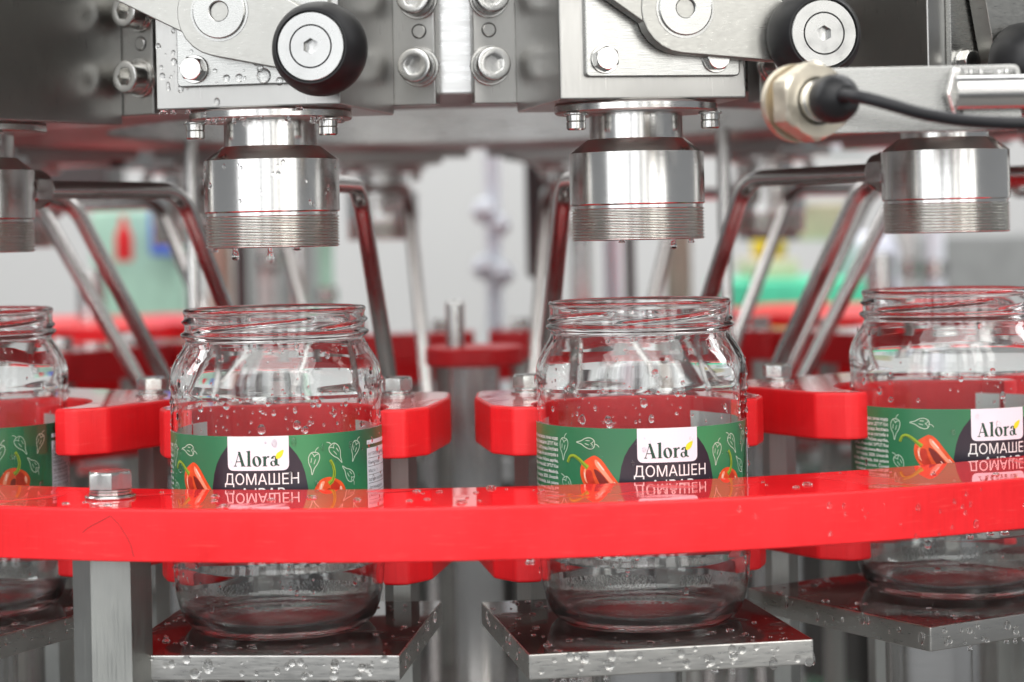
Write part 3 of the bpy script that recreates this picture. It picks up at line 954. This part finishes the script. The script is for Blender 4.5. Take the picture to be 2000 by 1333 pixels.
# ================================================================== red guide rail
def arc_outline(r0, r1, a0, a1, n):
    P = [(r1 * sin(a0 + (a1 - a0) * k / n), -r1 * cos(a0 + (a1 - a0) * k / n)) for k in range(n + 1)]
    P += [(r0 * sin(a1 - (a1 - a0) * k / n), -r0 * cos(a1 - (a1 - a0) * k / n)) for k in range(n + 1)]
    return P
mb = MB()
r0, r1, zt, zb, b = 2040, 2318, -469, -562, 6
prof = []
for t in (0, .5, 1): prof.append((r1 - b + b * sin(t * pi / 2), zt - b + b * cos(t * pi / 2)))
for t in (0, .5, 1): prof.append((r1 - 4 + 4 * cos(t * pi / 2), zb + 4 - 4 * sin(t * pi / 2)))
for t in (0, .5, 1): prof.append((r0 + 4 - 4 * sin(t * pi / 2), zb + 4 - 4 * cos(t * pi / 2)))
for t in (0, .5, 1): prof.append((r0 + 4 - 4 * cos(t * pi / 2), zt - 4 + 4 * sin(t * pi / 2)))
A0, A1, NA = RAD(-42), RAD(46), 150
v, f, mi = [], [], []
npf = len(prof)
for k in range(NA + 1):
    a = A0 + (A1 - A0) * k / NA
    v += [(r * sin(a), -r * cos(a), z) for r, z in prof]
for k in range(NA):
    for j in range(npf):
        j2 = (j + 1) % npf
        f.append((k * npf + j, k * npf + j2, (k + 1) * npf + j2, (k + 1) * npf + j)); mi.append(1 if j in (11,) else 0)
f.append(tuple(range(npf))[::-1]); mi.append(0); f.append(tuple(NA * npf + j for j in range(npf))); mi.append(0)
mb.add(v, f, mi)
rail_root = link('guide_rail', None)
rail = part('rail_bar', mb, ['red', 'redwet'], rail_root)
tag(rail_root, 'wet red plastic guide rail curving in front of the jars', 'guide rail')
pa = RAD(-16.75); px, py = 2180 * sin(pa), -2180 * cos(pa)
mb = MB(); v, f, m = prism([(70 * cos(RAD(a)), 70 * sin(RAD(a))) for a in range(-112, 248, 60)], FLOOR_Z * 0.35, zb - 0.5, 4)
mb.add(v, f, 0, at(px, py, 0)); part('hex_post', mb, 'hexpost', rail_root, angle=20)
mb = MB(); v, f = washer(46, 6); mb.add(v, f, 0, at(px, py, zt + 0.2)); wsh = part('washer', mb, 'bolt', rail_root)
mb = MB(); v, f = lathe([(0, 6.4), (37, 6.4), (38.5, 8), (38.5, 12), (36, 13), (37.5, 14), (37.5, 17), (36, 18.4), (0, 18.4)], 36); mb.add(v, f, 0, at(px, py, zt)); part('spring_washer', mb, 'bolt', rail_root)
mb = MB(); v, f = hex_bolt(43, 31); mb.add(v, f, 0, at(px, py, zt + 18.6, Matrix.Rotation(RAD(14), 4, 'Z'))); part('hex_bolt', mb, 'bolt', rail_root)
# pencil marks on the face of the rail
def on_face(a_deg, z, d=0.5):
    a = RAD(a_deg); return ((r1 + d) * sin(a), -(r1 + d) * cos(a), z)
mb = MB()
for P in ([(-15.0, -482), (-15.5, -492), (-16.0, -502), (-16.35, -512)], [(-15.0, -482), (-14.65, -495), (-14.35, -512), (-14.1, -530), (-13.95, -552)]):
    P = smooth_path(P, 5)
    for (a0_, z0_), (a1_, z1_) in zip(P, P[1:]):
        mb.add([on_face(a0_, z0_ - .7), on_face(a1_, z1_ - .7), on_face(a1_, z1_ + .7), on_face(a0_, z0_ + .7),], [(0, 1, 2, 3)])
        mb.add([on_face(a0_ - .014, z0_, .6), on_face(a1_ - .014, z1_, .6), on_face(a1_ + .014, z1_, .6), on_face(a0_ + .014, z0_, .6)], [(0, 1, 2, 3)])
part('pencil_mark', mb, 'pencil', rail)
mb = MB()
for q in range(34):
    a = rnd.uniform(12, 32); z = rnd.uniform(zb + 4, zt - 12); ar = RAD(a)
    add_drop(mb, on_face(a, z, 0), (sin(ar), -cos(ar), 0), rnd.choice([2, 3, 4, 6]) * rnd.uniform(.8, 1.2), 1.2)
for a in (23.5, 24.6, 25.4, 27.5, 3.2): hang_drop(mb, on_face(a, zb + 1, -6), rnd.uniform(6, 10), rnd.uniform(8, 14))
for q in range(40):
    a = rnd.uniform(-20, 28); r = rnd.uniform(2060, 2300); ar = RAD(a)
    add_drop(mb, (r * sin(ar), -r * cos(ar), zt), (0, 0, 1), rnd.choice([3, 4, 6, 9]) * rnd.uniform(.8, 1.3), 1.2)
d = part('water_drops', mb, 'water', rail_root); d['kind'] = 'stuff'

# ================================================================== water on the second valve
mb = MB()
for q in range(60):
    add_drop(mb, (rnd.uniform(-180, -60), -140, rnd.uniform(250, 480)), (0, -1, 0), rnd.choice([2, 2.5, 3, 4, 6]), 1.3)
for q in range(26):
    add_drop(mb, (rnd.uniform(-120, 150), -154.5, rnd.uniform(290, 360)), (0, -1, 0), rnd.choice([2, 3, 4, 7]), 1.2)
add_drop(mb, (38, -154.5, 302), (0, -1, 0), 15, 1.0)
for q in range(30):
    a = RAD(rnd.uniform(180, 360)); add_drop(mb, (131.5 * cos(a), 131.5 * sin(a), rnd.uniform(50, 145)), (cos(a), sin(a), 0), rnd.choice([1.5, 2, 3, 5]), 1.6)
for q in range(16):
    a = RAD(rnd.uniform(190, 350)); hang_drop(mb, (156 * cos(a), 156 * sin(a), 225), rnd.uniform(4, 9), rnd.uniform(5, 14))
for x in (-170, -150, -120, -60, 100): hang_drop(mb, (x, -136, 243), rnd.uniform(6, 10), rnd.uniform(7, 12))
for a, L in ((250, 24), (285, 30), (215, 9), (310, 8)):
    a = RAD(a); hang_drop(mb, (118 * cos(a), 118 * sin(a), -21.5), 8, L)
d = part('water_drops', mb, 'water', VALVES[0]); d['kind'] = 'stuff'
mb = MB()
for a, L in ((290, 20), (315, 9), (240, 6)):
    a = RAD(a); hang_drop(mb, (118 * cos(a), 118 * sin(a), -21.5), 7, L)
d = part('water_drops', mb, 'water', VALVES[1]); d['kind'] = 'stuff'

# ================================================================== sensor, bracket, cable (in front, upper right)
def img(x, y, d):
    """world point (drawing units) seen at photo pixel x, y at depth d"""
    s = math.tan(RAD(1.2)); X = (x - 1000) - s * (y - 666); Y = (y - 666) + s * (x - 1000)
    return ((X * d / 4150) + 106, d - 5942, -(Y + 215) * d / 4150)
D = 3560
p0, p1 = img(1640, 135, D), img(1988, 255, D)
br = link('sensor_bracket', None)
mb = MB(); v, f, m = prism(fillet(rect(p0[0] - 70, p1[0], p1[2], p0[2]), [10, 14, 14, 10], 4), 0, 26, 2.5)
mb.add(v, f, 0, at(0, p0[1], 0, FRONT)); part('flat_bar', mb, 'cover', br)
tag(br, 'flat stainless bracket with a welded round tube, upper right', 'bracket')
q = img(1850, 186, D)
mb = MB(); v, f = tube([(q[0], q[1] - 62, q[2]), (q[0] + 900, q[1] - 62, q[2])], 28, 28); mb.add(v, f); part('round_tube', mb, 'rod', br)
mb = MB()
for i in range(26):
    t = i / 25; a = pi * (0.12 + 0.8 * t) + pi / 2 - 0.2
    c = (q[0] - 3 + 34 * abs(cos(pi * t)) * 0.3, q[1] - 40, q[2] + 36 * cos(pi * t))
    v, f = lathe([(0, -9), (8, -6), (11, 0), (8, 6), (0, 9)], 10); mb.add([(x * 1.1 + c[0], y * 1.4 + c[1], z + c[2]) for x, y, z in v], f)
for i in range(22):
    c = (q[0] + 8 + i * 4.2, q[1] - 36, q[2] + 31 + rnd.uniform(-2, 2))
    v, f = lathe([(0, -9), (8, -6), (11, 0), (8, 6), (0, 9)], 10); mb.add([(x + c[0], y * 1.6 + c[1], z + c[2]) for x, y, z in v], f)
part('weld_bead', mb, 'bolt', br)
sn = link('proximity_sensor', None)
tag(sn, 'nickel plated round sensor with big hex nut and black plug', 'sensor')
c = img(1590, 198, D - 60)
XR = at(*c) @ Matrix.Rotation(RAD(24), 4, 'Z') @ FRONT
mb = MB()
v, f = lathe([(40, -30), (64, -30), (67, -26), (67, 8), (60, 13), (40, 13)], 36, lambda i, r, z, a: (max(min(hexr(60, a), 67), 0), z) if i in (1, 2, 3) else (r, z)); mb.add(v, f, 0, XR)
part('hex_nut', mb, 'nickel', sn, angle=25)
mb = MB(); v, f = lathe([(30, -60), (66, -60), (66, -46), (30, -46)], 40); mb.add(v, f, 0, XR); part('lock_washer', mb, 'nickel', sn)
mb = MB(); v, f = lathe([(38, -90), (38, 14), (36, 18), (36, 24), (34, 26), (34, 40), (31, 44), (31, 58), (0, 58)], 36); mb.add(v, f, 0, XR); part('threaded_barrel', mb, 'bolt', sn)
mb = MB(); v, f = lathe([(31, 40), (38, 42), (40, 50), (40, 70), (37, 80), (30, 92), (20, 100), (0, 100)], 36); mb.add(v, f, 0, XR); part('plug', mb, 'rubber', sn)
e0 = XR @ Vector((0, 0, 80))
pts = [tuple(e0)] + [img(x, y, d_) for x, y, d_ in ((1652, 186, 3390), (1690, 192, 3350), (1740, 205, 3340), (1800, 222, 3350), (1880, 235, 3370), (1960, 240, 3390), (2060, 240, 3400), (2200, 232, 3420))]
P3 = []
for i in range(len(pts) - 1):
    g = lambda j: Vector(pts[max(0, min(len(pts) - 1, j))])
    a_, b_, c_, d_ = g(i - 1), g(i), g(i + 1), g(i + 2)
    for k in range(8):
        t = k / 8
        P3.append(0.5 * ((2 * b_) + (c_ - a_) * t + (2 * a_ - 5 * b_ + 4 * c_ - d_) * t * t + (-a_ + 3 * b_ - 3 * c_ + d_) * t ** 3))
mb = MB(); v, f = tube(P3, 10.5, 16, True, lambda t: 10.5 + 9 * max(0, 1 - t * 9)); mb.add(v, f)
part('cable', mb, 'cable', sn)

# ================================================================== blurred things behind the carousel
def bgbox(name, x0, x1, y0, y1, d, depth, mat, label, cat, b=20):
    a = img(x0, y1, d); c = img(x1, y0, d)
    o = link(name, None); tag(o, label, cat)
    mb = MB(); box(mb, a[0], c[0], a[1], a[1] + depth, a[2], c[2], b, b); part('body', mb, mat, o)
    return o
M['mint'] = plain('mint_plastic', (0.42, 0.66, 0.52), 0.5)
M['teal'] = plain('bright_mint_plastic', (0.10, 0.75, 0.45), 0.4)
M['yellow'] = plain('yellow_plastic', (0.85, 0.62, 0.03), 0.4)
M['beige'] = plain('beige_card', (0.60, 0.50, 0.36), 0.7)
M['lilac'] = plain('pale_lilac_panel', (0.80, 0.80, 0.92), 0.4)
M['blue'] = plain('blue_plastic', (0.10, 0.20, 0.75), 0.4)
M['backing'] = plain('dark_backing_paint', (0.05, 0.048, 0.045), 0.5)
M['grey'] = plain('grey_cabinet_paint', (0.26, 0.265, 0.26), 0.5)
M['pale'] = plain('pale_cabinet_paint', (0.68, 0.68, 0.66), 0.5)
bgbox('grey_cabinet', 1752, 2140, 455, 1200, 12500, 1500, 'grey', 'dark grey machine cabinet far behind the rightmost jar', 'cabinet')
bgbox('mint_crate', 1425, 1700, 545, 640, 10800, 1200, 'teal', 'bright mint green crate far behind between the right tubes', 'crate')
bgbox('carton', 1470, 1560, 505, 546, 11200, 800, 'beige', 'beige carton under the yellow lid, far behind', 'carton')
o = link('yellow_tub', None); tag(o, 'yellow plastic tub far behind between the right tubes', 'tub')
c = img(1502, 505, 11600); mb = MB()
v, f = lathe([(0, 0), (80, 0), (95, 30), (98, 90), (80, 110), (0, 112)], 32); mb.add(v, f, 0, at(*c)); part('body', mb, 'yellow', o)
o = link('white_drum', None); tag(o, 'pale lilac white canister far behind beside the rightmost jar', 'canister')
c = img(1690, 620, 11800); mb = MB()
v, f = lathe([(0, 0), (185, 0), (190, 10), (190, 380), (150, 450), (90, 470), (0, 472)], 32); mb.add(v, f, 0, at(*c)); part('body', mb, 'lilac', o)
bgbox('mint_carton', 180, 348, 408, 640, 11500, 300, 'mint', 'pale mint green carton far behind the left tubes', 'carton')
bgbox('blue_crate', 292, 345, 400, 500, 11300, 150, 'blue', 'blue crate far behind the left tubes', 'crate')
o = link('red_bottle', None); tag(o, 'red bottle far behind the left tubes', 'bottle')
c = img(243, 510, 11000); mb = MB()
v, f = lathe([(0, 0), (42, 0), (45, 8), (45, 130), (18, 190), (18, 230), (0, 232)], 24); mb.add(v, f, 0, at(*c)); part('body', mb, 'red', o)
bgbox('pale_cabinet', 415, 470, 300, 1200, 11900, 800, 'pale', 'pale narrow cabinet far behind the second nozzle', 'cabinet')
bgbox('grey_locker', 480, 600, 300, 1200, 12300, 600, 'grey', 'grey locker far behind the second nozzle', 'locker')
# white pipe and balls paint a streak of bright highlights
o = link('highlight_streak', None); tag(o, 'white pipe with balls imitating a streak of highlights in the gap between the nozzles', 'pipe')
c = img(972, 860, 9600)
mb = MB(); v, f = tube([(c[0], c[1], c[2]), (c[0], c[1], c[2] + 2200)], 38, 20); mb.add(v, f); part('pipe', mb, 'white_label', o)
for x, y, r in ((946, 412, 62), (975, 440, 54), (946, 522, 60), (978, 534, 62)):
    q = img(x, y, 9500); mb = MB(); v, f = lathe([(0, -r), (r * .7, -r * .7), (r, 0), (r * .7, r * .7), (0, r)], 20); mb.add(v, f, 0, at(*q)); part('highlight_ball', mb, 'white_label', o)
bgbox('dark_backing_box', -400, 2600, 905, 2200, 8700, 900, 'backing', 'dark box added as housing low behind the carousel', 'backing')  # dark box added to darken the background between the plates
# upright posts beside the tubes
for x, lab in ((378, 'upright steel post left of the second nozzle, out of focus'), (1418, 'upright steel post right of the third nozzle, out of focus')):
    o = link('support_post', None); tag(o, lab, 'post', 'support posts of the carousel')
    q = img(x, 560, 5942); mb = MB()
    v, f = lathe([(0, -1499), (20, -1499), (20, 275.5), (0, 275.5)], 24); mb.add(v, f, 0, at(q[0], q[1], 0)); part('rod', mb, 'rod', o)

# central hub of the carousel
o = link('centre_hub', None); tag(o, 'steel centre column with round red cap in the gap between the two middle jars', 'hub')
mb = MB(); v, f = lathe([(70, -1499), (70, -372), (0, -372)], 40); mb.add(v, f); part('column', mb, 'rod', o)
mb = MB(); v, f = lathe([(0, -371.5), (132, -371.5), (138, -366), (138, -326), (132, -320), (0, -320)], 48); mb.add(v, f); part('cap', mb, 'red', o)
mb = MB(); v, f = lathe([(26, -319.5), (26, -200), (20, -192), (0, -192)], 28); mb.add(v, f, 0, at(-52, 0, 0)); part('stud', mb, 'bolt', o)

# transfer star wheels farther back
def star(cx, cy_, r, n, ph):
    out = []
    for k in range(n):
        a0 = ph + 2 * pi * k / n
        for t in (0.0, 0.14, 0.28): out.append((cx + r * cos(a0 + 2 * pi / n * t), cy_ + r * sin(a0 + 2 * pi / n * t)))
        for q in range(1, 8):
            t = 0.28 + 0.72 * q / 8
            rr = r - 190 * sin(pi * q / 8)
            out.append((cx + rr * cos(a0 + 2 * pi / n * t), cy_ + rr * sin(a0 + 2 * pi / n * t)))
    return out
for x, y, d_, r, lab in ((1720, 640, 8600, 820, 'red two-tier star wheel blurred behind the right tubes'), (180, 640, 8900, 760, 'red two-tier star wheel blurred behind the left tubes')):
    q = img(x, y, d_); o = link('star_wheel', None); tag(o, lab, 'star wheel', 'transfer star wheels behind the carousel')
    for z0, z1 in ((-420, -343), (-680, -600)):
        mb = MB(); v, f, m = prism(star(q[0], q[1], r if z0 < -300 else r * 0.55, 8, 0.3), z0, z1, 6); mb.add(v, f, m); part('disc', mb, 'red', o)
    mb = MB(); v, f = lathe([(60, -2600), (60, -120), (0, -120)], 28); mb.add(v, f, 0, at(q[0], q[1], 0)); part('shaft', mb, 'rod', o)
    for k in range(8):
        a = k * pi / 4 + 0.5
        mb = MB(); v, f = lathe([(16, -598), (16, -422)], 14); mb.add(v, f, 0, at(q[0] + r * .6 * cos(a), q[1] + r * .6 * sin(a), 0)); part('spacer', mb, 'bolt', o)
# upright pipes and ducts
M['darkpaint'] = plain('dark_machine_paint', (0.05, 0.045, 0.045), 0.45)
M['tan'] = plain('tan_paint', (0.34, 0.30, 0.24), 0.5)
for x, w, d_, mt, lab in ((446, 46, 9400, 'tan', 'blurred tan upright duct below the second nozzle'), (486, 26, 9000, 'darkpaint', 'blurred dark upright pipe below the second nozzle'),
                      (540, 40, 9800, 'pale', 'blurred pale upright duct below the second nozzle'), (600, 34, 9200, 'rod', 'blurred steel upright pipe below the second nozzle'),
                      (652, 30, 10000, 'mint', 'blurred mint upright pipe right of the second nozzle'),
                      (1150, 40, 9400, 'rod', 'blurred steel upright pipe below the third nozzle'), (1212, 36, 9000, 'white_label', 'blurred white upright pipe below the third nozzle'),
                      (1246, 20, 8800, 'darkpaint', 'blurred dark upright pipe below the third nozzle'), (1340, 52, 9900, 'tan', 'blurred tan upright duct right of the third nozzle'),
                      (1790, 30, 10400, 'pale', 'blurred pale upright duct behind the rightmost nozzle'), (1840, 40, 10200, 'white_label', 'blurred white upright pipe behind the rightmost nozzle')):
    a = img(x, 1250, d_); o = link('upright_pipe', None); tag(o, lab, 'pipe', 'upright pipes behind the carousel')
    rr = w * d_ / 4150 / 2
    mb = MB(); v, f = lathe([(0, FLOOR_Z + 4), (rr, FLOOR_Z + 4), (rr, 1500), (0, 1500)], 24); mb.add(v, f, 0, at(a[0], a[1], 0)); part('pipe', mb, mt, o)
    mb = MB(); zz = rnd.uniform(-500, 300); v, f = lathe([(rr, zz - 40), (rr * 1.5, zz - 36), (rr * 1.5, zz + 36), (rr, zz + 40)], 24); mb.add(v, f, 0, at(a[0], a[1], 0)); part('collar', mb, 'bolt', o)
bgbox('control_box', 70, 205, 205, 385, 9800, 500, 'darkpaint', 'dark control box blurred behind the upper left tubes', 'control box')
bgbox('lamp_housing', 1545, 1700, 240, 300, 10600, 300, 'white_label', 'white box blurred above the right tubes', 'box')
bgbox('dark_motor', 1455, 1560, 330, 470, 9700, 400, 'darkpaint', 'dark motor blurred behind the right tubes', 'motor')
bgbox('tan_carton', 1560, 1660, 395, 470, 11300, 400, 'beige', 'tan carton blurred behind the right tubes', 'carton')
bgbox('dark_bracket', 1030, 1075, 250, 545, 8600, 300, 'darkpaint', 'dark upright bracket blurred left of the third nozzle', 'bracket')
# guide rail round the far side
mb = MB(); v, f = lathe([(2060, -562), (2318, -562), (2318, -469), (2060, -469), (2060, -562)], 160)
keep = [q for q in f if sum(v[i][1] for i in q) / 4 > 1150]
mb.add(v, keep); o = link('rear_guide_rail', None); tag(o, 'blurred red guide rail curving behind the far side of the carousel', 'guide rail')
part('rail_bar', mb, 'red', o)
for a in (60, 82, 98, 120):
    mb = MB(); v, f, m = prism([(60 * cos(RAD(b_)), 60 * sin(RAD(b_))) for b_ in range(0, 360, 60)], FLOOR_Z * 0.35, -562.5, 3)
    mb.add(v, f, 0, at(2190 * cos(RAD(a)), 2190 * sin(RAD(a)), 0)); part('hex_post', mb, 'hexpost', o, angle=20)
